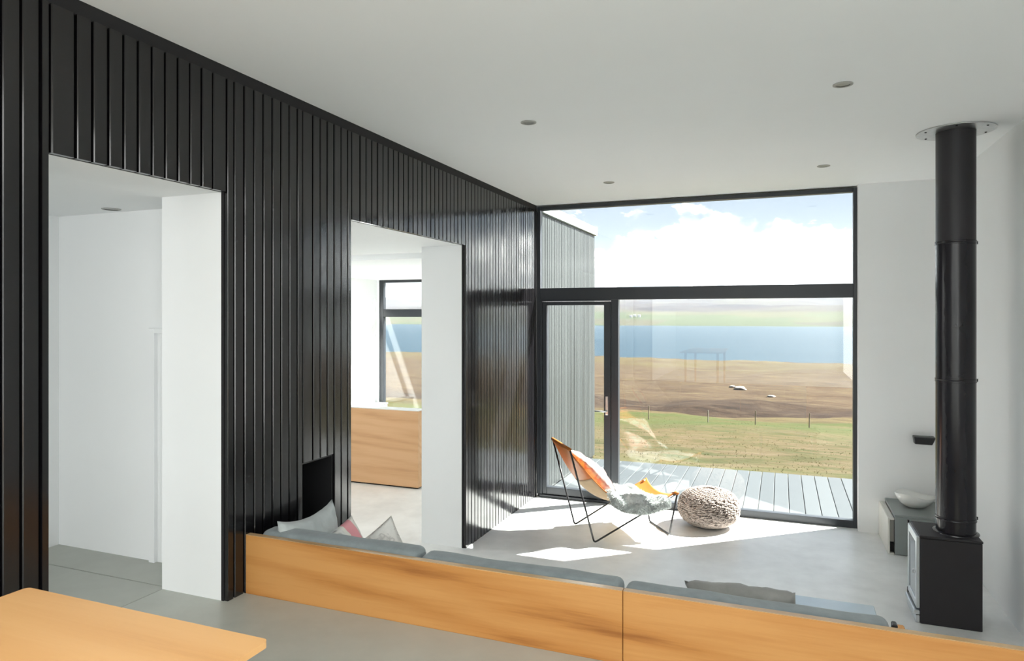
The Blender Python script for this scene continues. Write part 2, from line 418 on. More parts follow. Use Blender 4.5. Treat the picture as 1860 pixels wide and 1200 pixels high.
# hall behind the first opening
h = MB(); h.box(-4.6, XB, 3.01, 3.16, 0, 2.9); h.box(-4.6, -4.31, -4, 3.01, .3, 2.9); h.box(-4.6, XB, -4.15, -4, .3, 2.9)
struct(h.build('wall_hall', M['white']), 'white wall of the hall seen through the first opening')
struct(box('ceiling_hall', -4.6, XB, -4.15, 3.01, ZH, ZH+.2, M['ceiling']))
dh = struct(empty('door_2'), 'low white cupboard door frame at the end of the hall')
box('door_panel', -3.42, XB, 2.999, 3.01, ZU+.02, 1.975, M['white'], dh)
t_ = MB(); t_.box(-3.50, -3.455, 2.985, 3.01, ZU, 2.02, .002); t_.box(-3.455, XB, 2.985, 3.01, 1.99, 2.02, .002); t_.build('architrave', M['white'], dh)
# kitchen behind the second opening
k = MB(); k.box(-6.6, -6.4, 3.16, 10.1, 0, 2.95); k.box(-6.6, XB, 3.16, 3.17, 0, 2.95)
k.box(-6.4, -6.37, 9.98, 10.1, 0, 2.95)
struct(k.build('wall_kitchen', M['white']), 'white kitchen wall seen through the second opening')
c_ = MB(); c_.box(-6.6, XB, 3.01, 6.05, ZH, ZH+.25); c_.box(-6.6, XB, 6.35, 10.1, ZH-.03, ZH+.25); c_.box(-6.6, XB, 6.05, 6.35, ZH+.09, ZH+.25); c_.box(XB, XW-.1, 7.6, 10.1, ZH-.03, ZH+.25)
struct(c_.build('ceiling_kitchen', M['ceiling']), 'white kitchen ceiling with a recessed slot')
# wing outside the window, clad in weathered black boards, sky sheen painted grey
wg = struct(empty('wall_exterior'), 'weathered black boarded wing outside the window, sky sheen painted in grey')
box('wing_core', -2.95, XW-.03, 7.6, 10.13, -.3, 3.4, M['dark_void'], wg)
box('wing_lining', -2.97, -2.95, 7.6, 10.0, 0, 2.75, M['white'], wg)
lm = board_mesh('plank', .0585, .024, M['sheen_board'])
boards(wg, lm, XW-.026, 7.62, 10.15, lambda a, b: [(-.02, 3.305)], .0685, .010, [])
MB().box(-3.1, XW+.03, 7.58, 10.19, 3.315, 3.43, .004).build('flashing', M['zinc'], wg)

# big window: window_1 and the glazed door
w1 = struct(empty('window_1'), 'floor to ceiling window with anthracite frame looking over the bay')
D0, D1 = YW, YW+.08
def member(name, x0, x1, z0, z1, par, d0=D0, d1=D1): return box(name, x0, x1, d0, d1, z0, z1, M['frame'], par, .003)
member('frame_post', XW, -2.603, -.02, ZC-.015, w1); member('frame_post', .664, .70, -.02, ZC-.015, w1)
member('frame_head', -2.603, .664, 3.318, 3.36, w1)
member('transom', -2.603, .664, 2.275, 2.413, w1, D0-.004)
member('mullion', -1.765, -1.684, .0, 2.275, w1)
member('frame_sill', -1.684, .664, -.02, .072, w1)
box('pane', -2.61, .67, 7.536, 7.548, 2.405, 3.325, M['glass'], w1)
box('pane', -1.69, .67, 7.536, 7.548, .06, 2.285, M['glass'], w1)
d1 = struct(empty('door_1'), 'glazed anthracite door at the left of the window')
member('door_frame', -2.603, -2.575, 0, 2.275, d1, D0-.012); member('door_frame', -2.603, -1.765, 2.262, 2.276, d1, D0-.012)
lf = MB(); y0, y1 = D0-.006, D1
lf.box(-2.572, -2.522, y0, y1, .035, 2.255, .004); lf.box(-1.846, -1.770, y0, y1, .035, 2.255, .004)
lf.box(-2.522, -1.846, y0, y1, 2.215, 2.255, .004); lf.box(-2.522, -1.846, y0, y1, .035, .115, .004)
lf.build('door_leaf', M['frame'], d1)
box('door_sill', -2.603, -1.765, D0-.03, D1, -.01, .03, M['frame'], d1, .003)
box('pane', -2.53, -1.84, 7.536, 7.548, .105, 2.225, M['glass'], d1)
hd = MB(); hd.box(-1.828, -1.796, y0-.01, y0, .985, 1.195, .004, 2)
hp = hd.build('handle_plate', M['steel'], d1)
lv = MB(); lv.tube([(-1.812, y0-.008, 1.03), (-1.812, y0-.05, 1.03), (-1.825, y0-.058, 1.03), (-1.935, y0-.058, 1.03)], .009, 10)
lv.build('lever', M['steel'], hp, True)

# kitchen window
w2 = struct(empty('window_2'), 'kitchen window with grey frame seen through the second opening')
def m2(name, x0, x1, z0, z1): return box(name, x0, x1, 10.0, 10.08, z0, z1, M['frame'], w2, .003)
m2('frame_post', -6.37, -6.29, 0, 2.70); m2('frame_head', -6.29, -2.97, 2.655, 2.70); m2('transom', -6.29, -2.97, 2.075, 2.205); m2('frame_sill', -6.29, -2.97, 0, .07); m2('mullion', -4.35, -4.27, 0, 2.655)
box('pane', -6.29, -2.97, 10.035, 10.047, .06, 2.66, M['glass'], w2)

# terrace
dk = struct(empty('deck'), 'grey timber deck of long boards outside the window')
box('deck_joists', -2.6, 3.6, 7.6, 9.80, -.16, -.055, M['dark_void'], dk)
dm = MB().box(-.0765, .0765, 0, 2.25, -.03, 0, .004).build('deck_board', M['deckboard'], dk)
xs = -2.555; i = 0
while xs < 3.6:
    o = dm if i == 0 else dm.copy()
    if i: COL.objects.link(o)
    o.location = (xs, 7.6, -.02+rs.uniform(-.0015, .0015)); i += 1; xs += .16

# ================================================================ LANDSCAPE
PROF = [(7, -.32), (10, -.3), (14, -.9), (20, -1.75), (35, -3.9), (60, -7.0), (76, -8.8), (84, -9.9), (88, -9.55), (96, -9.6), (110, -11.0), (150, -13.4), (220, -16.3), (290, -17.2), (318, -18.0), (345, -21.5), (380, -24)]
def prof(y):
    for (a, za), (b, zb) in zip(PROF, PROF[1:]):
        if y <= b: 
            t = (y-a)/(b-a); return za + (zb-za)*t
    return PROF[-1][1]
def ground(x, y):
    z = prof(y)
    a = min(1, max(0, (y-10)/60))
    z += a*1.1*noise.noise((x*.018, y*.03, 3.3)) + min(1, max(0, (y-70)/90))*1.5*noise.noise((x*.022+9, y*.011, 1.7))
    z += .55*a*noise.noise((x*.10, y*.13, 8)) + min(1, (y-8)/8)*(.07*noise.noise((x*.9, y*.9, 2))+.10*noise.noise((x*.35, y*.4, 7)))
    if y > 60: z += min(1, (y-60)/40)*(.45*noise.noise((x*.07, y*.10, 11))+.30*noise.noise((x*.19, y*.22, 12)))
    if y > 200: z += .9*max(0, noise.noise((x*.03+4, y*.01, 21)))
    if 74 < y < 104: z += .8*math.sin((y-74)/30*PI)*noise.noise((x*.07, y*.05, 5))
    return z
ys = list(np.geomspace(7.7, 380, 190)); us = np.linspace(-1.7, 1.7, 260)
V = [(u*(y+2)+ (0 if y > 20 else 0), y, ground(u*(y+2), y)) for y in ys for u in us]
nu = len(us)
Fc = [(r*nu+c, r*nu+c+1, (r+1)*nu+c+1, (r+1)*nu+c) for r in range(len(ys)-1) for c in range(nu-1)]
def moor():
    m, t, b = new_mat('spring_moorland'); P = worldpos(t)
    s = t.nodes.new('ShaderNodeSeparateXYZ'); t.links.new(P, s.inputs[0])
    def n2(scale, det, mp_, rough=.66): return tnoise(t, scale, det, rough, P, mp_)
    wob = n2(1, 4, (.05, .09, .05))
    def zone(a, b_, amp):
        q = t.nodes.new('ShaderNodeMath'); q.operation = 'MULTIPLY_ADD'; t.links.new(wob, q.inputs[0]); q.inputs[1].default_value = amp; t.links.new(s.outputs[1], q.inputs[2])
        r = t.nodes.new('ShaderNodeMapRange'); r.interpolation_type = 'SMOOTHSTEP'; t.links.new(q.outputs[0], r.inputs[0]); r.inputs[1].default_value = a+amp/2; r.inputs[2].default_value = b_+amp/2
        return r.outputs[0]
    def mx(f, a, c):
        q = t.nodes.new('ShaderNodeMix'); q.data_type = 'RGBA'; t.links.new(f, q.inputs[0])
        for i_, v in ((6, a), (7, c)):
            if isinstance(v, tuple): q.inputs[i_].default_value = (*v, 1)
            else: t.links.new(v, q.inputs[i_])
        return q.outputs[2]
    near = ramp(t, n2(1, 9, (.5, .9, .7), .72), [(.36, (.0246, .0275, .0086)), (.45, (.0411, .0375, .0144)), (.52, (.0548, .0419, .0202)), (.62, (.0664, .0498, .0282))])
    near = mx(zone(11, 17, 9), ramp(t, n2(1, 8, (.8, 1.1, .7), .7), [(.36, (.0275, .0339, .0094)), (.48, (.0447, .0462, .0151)), (.60, (.0635, .0527, .0246))]), near)
    green = ramp(t, n2(1, 7, (.16, .42, .1)), [(.38, (.0293, .0385, .0099)), (.52, (.0385, .0415, .0123)), (.66, (.0508, .0415, .0170))])
    straw = ramp(t, n2(1, 8, (.22, .7, .2)), [(.36, (.0308, .0191, .0105)), (.50, (.0478, .0355, .0154)), (.62, (.0616, .0478, .0222))])
    bank = ramp(t, n2(1, 9, (.3, .8, .4), .7), [(.34, (.0110, .0070, .0049)), (.5, (.0231, .0142, .0090)), (.66, (.0400, .0278, .0172))])
    heath = ramp(t, n2(1, 10, (.13, .42, .3), .78), [(.34, (.0158, .0094, .0058)), (.45, (.0347, .0216, .0122)), (.53, (.0447, .0303, .0166)), (.62, (.0599, .0447, .0231))])
    shore = ramp(t, n2(1, 7, (.04, .09, .05)), [(.36, (.0355, .0222, .0117)), (.52, (.0462, .0345, .0154)), (.66, (.0554, .0447, .0203))])
    c = mx(zone(42, 54, 14), near, green); c = mx(zone(64, 71, 10), c, straw); c = mx(zone(77, 82, 9), c, bank); c = mx(zone(92, 100, 12), c, heath); c = mx(zone(230, 270, 60), c, shore)
    t.links.new(c, b.inputs['Base Color']); b.inputs['Roughness'].default_value = 1; b.inputs['Specular IOR Level'].default_value = .1
    bump(t, b, n2(1, 8, (1.3, 1.8, 1.3)), .8, .25)
    return m
land = struct(mesh_obj('ground', V, Fc, moor(), smooth=True), 'brown and green moorland falling to the bay')
def grass_mat(name, c):
    m = plain(name, c, .9, var=.25, scale=2, spec=.1); t = m.node_tree; b = t.nodes['Principled BSDF']
    tr = t.nodes.new('ShaderNodeBsdfTranslucent'); t.links.new(b.inputs['Base Color'].links[0].from_socket, tr.inputs[0])
    mx = t.nodes.new('ShaderNodeMixShader'); mx.inputs[0].default_value = .5
    t.links.new(b.outputs[0], mx.inputs[1]); t.links.new(tr.outputs[0], mx.inputs[2]); t.links.new(mx.outputs[0], t.nodes['Material Output'].inputs[0])
    return m
# grass tufts close to the deck
def tufts(name, cnt, y0, y1, hgt, mat, seed, label):
    r = random.Random(seed); vs, fs = [], []
    while len(fs) < cnt:
        y = y0*(y1/y0)**r.random(); x = r.uniform(-1.3, 1.3)*y
        if noise.noise((x*.35, y*.5, seed)) < r.uniform(-.35, .25): continue
        if y < 9.95: continue
        z = ground(x, y); s = hgt*r.uniform(.5, 1.3)*(.7+y/60)
        for k_ in range(3):
            a = r.uniform(0, 2*PI); dx, dy = math.cos(a), math.sin(a); ln = s*r.uniform(.2, .9); i0 = len(vs)
            wv_ = s*.16
            vs += [(x-dy*wv_, y+dx*wv_, z-.02), (x+dy*wv_, y-dx*wv_, z-.02), (x+dx*ln*.5, y+dy*ln*.5, z+s*.75), (x+dx*ln, y+dy*ln, z+s)]
            fs += [(i0, i0+1, i0+2), (i0+1, i0+3, i0+2)]
    o = mesh_obj(name, vs, fs, mat); o['kind'] = 'stuff'; tag(o, label, 'grass'); return o
tufts('straw_grass', 34000, 9.95, 62, .035, grass_mat('dry_straw_grass', (.10, .08, .04)), 5, 'dry straw coloured grass tufts in the field beyond the deck')
tufts('green_grass', 34000, 9.95, 62, .03, grass_mat('green_spring_grass', (.056, .058, .02)), 11, 'short green grass tufts in the field beyond the deck')
# fence posts
fm = plain('weathered_post', (.20, .16, .11), .9, var=.2, scale=9); fm2 = plain('pale_post', (.30, .27, .22), .9, var=.2, scale=9)
def at_px(px, y):      # a point on the ground at distance y along the sight line that passes a given bearing
    tx = (px-930)/1240; c, s_ = math.cos(math.radians(21.5)), math.sin(math.radians(21.5))
    x = y*(tx*c-s_)/(c+tx*s_); return x, y, ground(x, y)
names = [(1178, 57, 0), (1286, 57.5, 1), (1372, 58, 0), (1470, 58, 0)]
fl = ['pale fence post at the left in the field, nearest the door', 'short pale fence post second from the left in the field', 'dark fence post third from the left in the field', 'dark fence post at the right in the field, nearest the pier']
for (px, y, pale), lb in zip(names, fl):
    x, y, z = at_px(px, y); t = empty('fence_post', (x, y, z)); tag(t, lb, 'fence post')
    hgt = .95 if pale else 1.15
    mb = MB(); mb.tube([(0, 0, -.3), (.01, 0, hgt*.6), (.03*(1-pale), 0, hgt)], [.042, .04, .035], 8); mb.build('post', fm2 if pale else fm, t)
# pale boulders on the moor
bmz = plain('pale_lichen_rock', (.25, .235, .21), .9, var=.3, scale=3)
for px, y, sc, lb in ((1343, 138, 1.0, 'largest white boulder on the brown moor'), (1401, 128, .6, 'smaller white boulder right of the largest one'), (1330, 146, .5, 'small white boulder left of the largest one')):
    x, y, z = at_px(px, y); b = bmesh.new(); bmesh.ops.create_icosphere(b, subdivisions=3, radius=1)
    for v in b.verts:
        q = v.co.copy(); v.co *= 1+.35*noise.noise(q*1.3+Vector((px, 0, 0)))+.12*noise.noise(q*3.5)
    bmesh.ops.scale(b, vec=(1.15*sc, .7*sc, .5*sc), verts=b.verts)
    mb = MB(); mb.add(b); o = mb.build('boulder', bmz, None, True); o.location = (x, y, z+.15*sc); tag(o, lb, 'boulder')
# the bay
def sea():
    m, t, b = new_mat('bay_water'); P = worldpos(t)
    t.links.new(ramp(t, tnoise(t, 1, 5, .6, P, (.004, .02, .01)), [(.3, (.007, .021, .033)), (.7, (.011, .027, .040))]), b.inputs['Base Color'])
    b.inputs['Roughness'].default_value = .55; b.inputs['Specular IOR Level'].default_value = .1
    bump(t, b, tnoise(t, 1, 6, .7, P, (.12, .45, .3)), .6, 1.0)
    return m
struct(mesh_obj('sea', [(-6000, 200, -20), (6000, 200, -20), (6000, 2600, -20), (-6000, 2600, -20)], [(0, 1, 2, 3)], sea()), 'blue water of the bay')
# far shore and hills
HP = [(1440, -24), (1520, -19), (1700, -8), (2000, 12), (2400, 26), (2900, 58), (3600, 88), (4300, 96), (5200, 70)]
def hills(x, y):
    for (a, za), (b, zb) in zip(HP, HP[1:]):
        if y <= b: z = za+(zb-za)*(y-a)/(b-a); break
    else: z = HP[-1][1]
    a = min(1, max(0, (y-1550)/1800))
    return z + a*62*noise.fractal((x*.0011+2, y*.0014, .4), 1.0, 2.0, 5) + min(1, max(0, (y-1480)/200))*5*noise.noise((x*.006, y*.008, 4))
ys2 = np.linspace(1440, 5200, 90); us2 = np.linspace(-1.4, 1.4, 260)
V2 = [(u*y, y + 60*noise.noise((u*14, 0, 6)), hills(u*y, y)) for y in ys2 for u in us2]; nn = len(us2)
F2 = [(r*nn+c, r*nn+c+1, (r+1)*nn+c+1, (r+1)*nn+c) for r in range(len(ys2)-1) for c in range(nn-1)]
def farland():
    m, t, b = new_mat('far_fields_and_moor'); P = worldpos(t)
    s = t.nodes.new('ShaderNodeSeparateXYZ'); t.links.new(P, s.inputs[0])
    v = t.nodes.new('ShaderNodeTexVoronoi'); mpn = t.nodes.new('ShaderNodeMapping'); t.links.new(P, mpn.inputs[0]); mpn.inputs['Scale'].default_value = (.004, .007, .004); t.links.new(mpn.outputs[0], v.inputs['Vector']); v.inputs['Scale'].default_value = 1
    sv = t.nodes.new('ShaderNodeSeparateColor'); t.links.new(v.outputs['Color'], sv.inputs[0])
    field = ramp(t, sv.outputs[0], [(.1, (.0316, .0396, .0174)), (.4, (.0411, .0490, .0237)), (.65, (.0523, .0490, .0269)), (.9, (.0348, .0316, .0206))])
    moor_ = ramp(t, tnoise(t, 1, 7, .65, P, (.003, .006, .012)), [(.38, (.0237, .0198, .0213)), (.5, (.0356, .0293, .0285)), (.62, (.0475, .0435, .0316))])
    r = t.nodes.new('ShaderNodeMapRange'); t.links.new(s.outputs[2], r.inputs[0]); r.inputs[1].default_value = 9; r.inputs[2].default_value = 19
    mx = t.nodes.new('ShaderNodeMix'); mx.data_type = 'RGBA'; t.links.new(r.outputs[0], mx.inputs[0]); t.links.new(field, mx.inputs[6]); t.links.new(moor_, mx.inputs[7])
    t.links.new(mx.outputs[2], b.inputs['Base Color']); b.inputs['Roughness'].default_value = 1; b.inputs['Specular IOR Level'].default_value = 0
    return m
struct(mesh_obj('hills', V2, F2, farland(), smooth=True), 'far shore with green fields and hazy hills')
# sea haze between the near field and the hills
hz = bpy.data.materials.new('sea_haze'); hz.use_nodes = True; ht = hz.node_tree; ht.nodes.remove(ht.nodes['Principled BSDF'])
vs_ = ht.nodes.new('ShaderNodeVolumeScatter'); vs_.inputs['Color'].default_value = (.14, .158, .18, 1); vs_.inputs['Density'].default_value = 1/3000
ht.links.new(vs_.outputs[0], ht.nodes['Material Output'].inputs['Volume'])
o = box('haze', -6500, 6500, 70, 5400, -30, 420, hz); o['kind'] = 'stuff'; o['label'] = 'pale sea haze over the bay and hills'
# white houses on the far shore
hw = plain('white_harling', (.5, .5, .49), .9); hr = plain('slate_roof', (.20, .20, .21), .8)
for px, y, lb in ((1146, 1760, 'left white house on the far shore'), (1153, 1775, 'middle white house on the far shore'), (1161, 1770, 'right white house on the far shore')):
    tx = (px-930)/1240; c, s_ = math.cos(math.radians(21.5)), math.sin(math.radians(21.5)); x = y*(tx*c-s_)/(c+tx*s_); z = hills(x, y)+1
    t = empty('house', (x, y, z)); tag(t, lb, 'house')
    t.scale = (.65, .65, .65); box('house_walls', -5, 5, -3, 3, -3, 4, hw, t)
    mesh_obj('roof', [(-5.3, -3.4, 3.9), (5.3, -3.4, 3.9), (5.3, 3.4, 3.9), (-5.3, 3.4, 3.9), (-5.3, 0, 6.6), (5.3, 0, 6.6)], [(0, 1, 5, 4), (2, 3, 4, 5), (0, 4, 3), (1, 2, 5), (3, 2, 1, 0)], hr, t)

# ================================================================ OBJECTS
# -------- dining table (bottom left)
ZT = 1.37
tb = tag(empty('dining_table', (-1.47, .55, ZU)), 'oak dining table with a thin rounded top in the near corner', 'table')
def rounded_slab(x0, x1, y0, y1, z0, z1, r, n=6):
    pts = []
    for cx, cy, a0 in ((x1-r, y1-r, 0), (x0+r, y1-r, PI/2), (x0+r, y0+r, PI), (x1-r, y0+r, 1.5*PI)):
        pts += [(cx+r*math.cos(a0+k_*PI/2/n), cy+r*math.sin(a0+k_*PI/2/n)) for k_ in range(n+1)]
    b = bmesh.new(); f = b.faces.new([b.verts.new((x, y, z0)) for x, y in pts])
    e_ = bmesh.ops.extrude_face_region(b, geom=[f]); bmesh.ops.translate(b, vec=(0, 0, z1-z0), verts=[v for v in e_['geom'] if isinstance(v, bmesh.types.BMVert)])
    bmesh.ops.recalc_face_normals(b, faces=b.faces); return b
q = MB(); q.add(rounded_slab(-1.875, -1.068, -.75, 1.225, ZT-.015, ZT, .014)); keep(q.build('tabletop', M['oak_table']), tb)
for x, y in ((-1.78, 1.08), (-1.16, 1.08), (-1.78, -.62), (-1.16, -.62)):
    q = MB(); q.tube([(x, y, ZU), (x, y, ZT-.015)], [.018, .026], 12); keep(q.build('leg', M['oak_table'], None, True, ), tb)

# -------- sofa built along the level change
sf = tag(empty('sofa', (-.6, 3.2, 0)), 'long built-in sofa with oak back panel and grey felt cushions along the level change', 'sofa')
def sp(o): return keep(o, sf)
YP = 2.846
sp(box('back_panel', XW+.004, -.6215, YP, YP+.034, ZU-.2, .935, M['oak'], None, .0015))
sp(box('back_panel', -.6185, 1.465, YP, YP+.034, ZU-.2, .935, M['oak'], None, .0015))
for x0, x1 in ((XW+.004, -.6215), (-.6185, 1.465)):
    ed = box('top_edge', x0, x1, YP, YP+.034, .9352, .938, M['oak_edge'], None, .0005); ed['label'] = 'smooth lacquered top edge of the oak panel'; sp(ed)
sp(box('base', XW+.02, .42, 2.89, 3.72, .0, .24, M['oak'], None, .003))
def puffy(x0, x1, y0, y1, z0, z1, r, amp, seed, n=(28, 8, 8)):
    b = bmesh.new(); bmesh.ops.create_cube(b, size=1)
    bmesh.ops.scale(b, vec=(x1-x0, y1-y0, z1-z0), verts=b.verts)
    bmesh.ops.translate(b, vec=((x0+x1)/2, (y0+y1)/2, (z0+z1)/2), verts=b.verts)
    bmesh.ops.bevel(b, geom=list(b.edges), offset=r, segments=4, affect='EDGES', profile=.5)
    for ax, cnt in ((0, n[0]),):
        for i_ in range(1, cnt):
            x = x0+(x1-x0)*i_/cnt
            bmesh.ops.bisect_plane(b, geom=list(b.verts)+list(b.edges)+list(b.faces), plane_co=(x, 0, 0), plane_no=(1, 0, 0))
    for v in b.verts:
        p = v.co; k_ = noise.noise((p.x*5+seed, p.y*5, p.z*5)); v.co = p+Vector((0, .4*k_*amp, k_*amp))
    return b
for i_, (a, b_, zt) in enumerate(((-2.575, -1.632, .958), (-1.622, -.640, .944), (-.630, .385, .934))):
    q = MB(); q.add(puffy(a, b_, 2.884, 3.01, (.40), zt, .035, .006, i_*7)); sp(q.build('back_cushion', M['sofa'], None, True))
    q = MB(); q.add(puffy(a, b_, 2.90, 3.74, .24, .43, .04, .008, i_*7+3)); sp(q.build('seat_cushion', M['sofa'], None, True))
q = MB(); q.box(.39, .43, 2.89, 2.925, .24, .935, .004); sp(q.build('end_block', M['oak']))
sp(box('end_strap', .386, .405, 2.888, 2.927, .915, .944, M['black_steel'], None, .004))

# -------- scatter cushions
def pillow(name, w_, h_, t_, mat, n=26, seed=0, sag=.0, pinch=.10):
    b = bmesh.new(); top, bot = {}, {}
    for sgn, d in ((1, top), (-1, bot)):
        for i_ in range(n+1):
            for j_ in range(n+1):
                a, c = 2*i_/n-1, 2*j_/n-1
                edge = i_ in (0, n) or j_ in (0, n)
                if sgn < 0 and edge: d[i_, j_] = top[i_, j_]; continue
                px = a*(1-pinch*(1-c*c)*abs(a)); py = c*(1-pinch*(1-a*a)*abs(c))
                th = ((1-a*a)*(1-c*c))**.42
                z = sgn*t_/2*th
                wr = noise.noise((a*2.3+seed, c*2.3, sgn*2+seed))*.16*t_*th + noise.noise((a*6+seed, c*6, seed))*.05*t_
                v = (px*w_/2, py*h_/2 - sag*(1-a*a)*max(0, c)*h_, z+wr)
                d[i_, j_] = b.verts.new(v)
        for i_ in range(n):
            for j_ in range(n):
                f = [d[i_, j_], d[i_+1, j_], d[i_+1, j_+1], d[i_, j_+1]]
                b.faces.new(f if sgn > 0 else f[::-1])
    mb = MB(); mb.add(b)
    o = mb.build(name, mat, None, True); return o
def place(o, c, nrm, up_, roll=0):
    nrm = Vector(nrm).normalized(); u = Vector(up_); u = (u-nrm*u.dot(nrm)).normalized(); x = u.cross(nrm)
    R = Matrix((x, u, nrm)).transposed(); R = R @ Matrix.Rotation(math.radians(roll), 3, 'Z')
    o.matrix_world = Matrix.Translation(c) @ R.to_4x4(); return o
place(tag(pillow('cushion', .56, .56, .17, M['cush_grey'], seed=1, sag=.03), 'large pale grey linen cushion leaning on the black wall below the niche', 'cushion', 'cushions on the sofa'), (-2.44, 3.165, .725), (1, .12, .22), (0, 0, 1), -3)
place(tag(pillow('cushion', .40, .40, .15, M['kilim'], seed=5), 'small grey patterned cushion with a pink stripe', 'cushion', 'cushions on the sofa'), (-2.30, 3.24, .70), (.75, -.35, .5), (.1, .25, 1), 35)
place(tag(pillow('cushion', .46, .46, .14, M['ivory'], seed=9), 'ivory printed cushion standing on its edge, right of the pink striped one', 'cushion', 'cushions on the sofa'), (-2.04, 3.18, .68), (.3, -1, .3), (-.32, 0, 1), 18)
place(tag(pillow('cushion', .46, .50, .21, M['cush_dark'], seed=17, pinch=.07), 'dark grey linen cushion slumped near the right end of the sofa', 'cushion', 'cushions on the sofa'), (-.14, 3.17, .712), (.1, 1, .45), (0, 0, 1), -5)

# -------- low table behind the sofa's right end
lt = tag(empty('low_table', (.10, 4.1, 0)), 'low table with a glossy pale blue-grey top behind the right end of the sofa', 'table')
keep(box('tabletop', -.32, .50, 3.83, 4.44, .395, .42, M['blue_gloss'], None, .004), lt)
for x, y in ((-.28, 3.87), (.46, 3.87), (-.28, 4.40), (.46, 4.40)): keep(box('leg', x-.015, x+.015, y-.015, y+.015, 0, .395, M['black_steel'], None, .002), lt)

# -------- wood stove and flue
SX0, SX1, SY0, SY1, SZ = .883, 1.243, 5.345, 5.70, .60
sv = tag(empty('wood_stove', (1.06, 5.52, 0)), 'black boxy wood stove with a tall black flue pipe rising to the ceiling', 'stove')
def st(o): return keep(o, sv)
q = MB(); q.box(SX0, SX1, SY0, SY1, .0, SZ-.018, .004); q.box(SX0-.004, SX1+.003, SY0-.003, SY1+.003, SZ-.016, SZ, .003); st(q.build('body', M['stove_paint']))
dr = MB(); x0, x1 = SX0-.022, SX0-.001
dr.box(x0, x1, SY0+.005, SY0+.05, .10, SZ-.012, .003); dr.box(x0, x1, SY1-.045, SY1-.005, .10, SZ-.012, .003)
dr.box(x0, x1, SY0+.05, SY1-.045, SZ-.06, SZ-.012, .003); dr.box(x0, x1, SY0+.05, SY1-.045, .10, .145, .003)
dro = st(dr.build('door', M['stove_frame']))
def sub(o, parent): o.parent = parent; return o
g = box('glass', x0+.006, x0+.012, SY0+.05, SY1-.045, .145, SZ-.06, M['stove_glass']); sub(g, dro)
q = MB()
for a in range(1): pass
ring = [(x0-.012+.011*math.cos(k_*PI/6), SY0+.028, .345+.013*math.sin(k_*PI/6)) for k_ in range(13)]
q.tube(ring, .0032, 8, False); q.tube([(x0, SY0+.028, .345), (x0-.006, SY0+.028, .345)], .005, 8); sub(q.build('knob', M['steel'], None, True), dro)
for za, zb in ((SZ-.03, SZ+.006), (.08, .12)):
    q = MB(); q.tube([(x0+.004, SY1-.004, za), (x0+.004, SY1-.004, zb)], .007, 8); sub(q.build('hinge_pin', M['black_steel']), dro)
q = MB(); q.box(x0-.014, SX0, SY0+.01, SY1-.01, .055, .085, .003); q.box(x0-.004, SX0, SY0+.01, SY1-.01, .0, .05, .003); st(q.build('ash_lip', M['stove_frame']))
FX, FY, FR = 1.125, 5.52, .120
def pipe(z0, z1, mat, r=FR): q = MB(); q.lathe([(r, z0), (r, z1)], (FX, FY), 64); return st(q.build('flue_pipe', mat, None, False, 40))
p1 = pipe(SZ, .69, M['flue_gloss'], FR-.001); p2 = pipe(.69, 1.651, M['flue_gloss']); p3 = pipe(1.651, 2.598, M['flue_gloss']); p4 = pipe(2.598, ZC, M['flue_matt'], FR-.001)
for z, pp in ((.70, p2), (1.651, p3), (2.598, p4)):
    q = MB(); q.lathe([(FR-.002, z-.014), (FR+.003, z-.012), (FR+.004, z-.006), (FR+.0015, z), (FR+.004, z+.006), (FR+.003, z+.012), (FR-.002, z+.014)], (FX, FY), 64)
    a = math.radians(18); bx, by = FX+(FR+.008)*math.cos(a), FY+(FR+.008)*math.sin(a)
    bb = bmesh.new(); bmesh.ops.create_cube(bb, size=1); bmesh.ops.scale(bb, vec=(.026, .03, .02), verts=bb.verts)
    q.add(bb, Matrix.Translation((bx, by, z)) @ Matrix.Rotation(a, 4, 'Z')); sub(q.build('clamp_collar', M['flue_gloss'], None, False, 40), pp)
q = MB(); q.lathe([(FR, SZ), (FR+.02, SZ), (FR+.018, SZ+.006), (FR, SZ+.012)], (FX, FY), 64, False); st(q.build('base_ring', M['flue_gloss'], None, False, 40))
q = MB(); q.lathe([(FR, ZC-.002), (.238, ZC-.002), (.238, ZC-.008), (.232, ZC-.010), (FR, ZC-.010)], (FX, FY), 64, False); cp = st(q.build('ceiling_plate', M['steel'], None, False, 30))
for k_ in range(6):
    a = k_*PI/3+.35; q = MB(); q.lathe([(0.001, ZC-.015), (.006, ZC-.0145), (.008, ZC-.0095)], (FX+.205*math.cos(a), FY+.205*math.sin(a)), 10)
    sub(q.build('screw', M['black_steel'], None, True), cp)

# -------- grey bench by the pier, bowl, black bracket
bn = tag(empty('side_bench', (1.2, 7.1, 0)), 'low grey bench unit with cream side panel against the white pier', 'cabinet')
def sb(o): return keep(o, bn)
sb(box('worktop', .925, XR-.002, 6.79, 7.398, .335, .352, M['grey_lacquer'], None, .003))
sb(box('front_panel', .928, XR-.002, 6.79, 6.81, .006, .334, M['grey_lacquer'], None, .002))
sb(box('carcass', .93, XR-.002, 6.812, 7.398, .0, .334, M['grey_lacquer'], None, .002))
q = MB(); q.box(.875, .892, 6.80, 7.398, .0, .318, .003); q.box(.892, .926, 6.80, 7.398, .303, .318, .002); q.box(.892, .926, 6.80, 7.398, .0, .012, .002); sb(q.build('side_panel', M['cream']))
q = MB(); q.box(.894, .924, 6.812, 6.83, .11, .300); sb(q.build('end_panel', plain('taupe_panel', (.27, .26, .23), .6)))
q = MB(); q.box(.893, .925, 6.835, 6.85, .014, .11); q.box(.895, .924, 6.806, 6.83, .088, .095); sb(q.build('vent_slot', M['black_niche']))
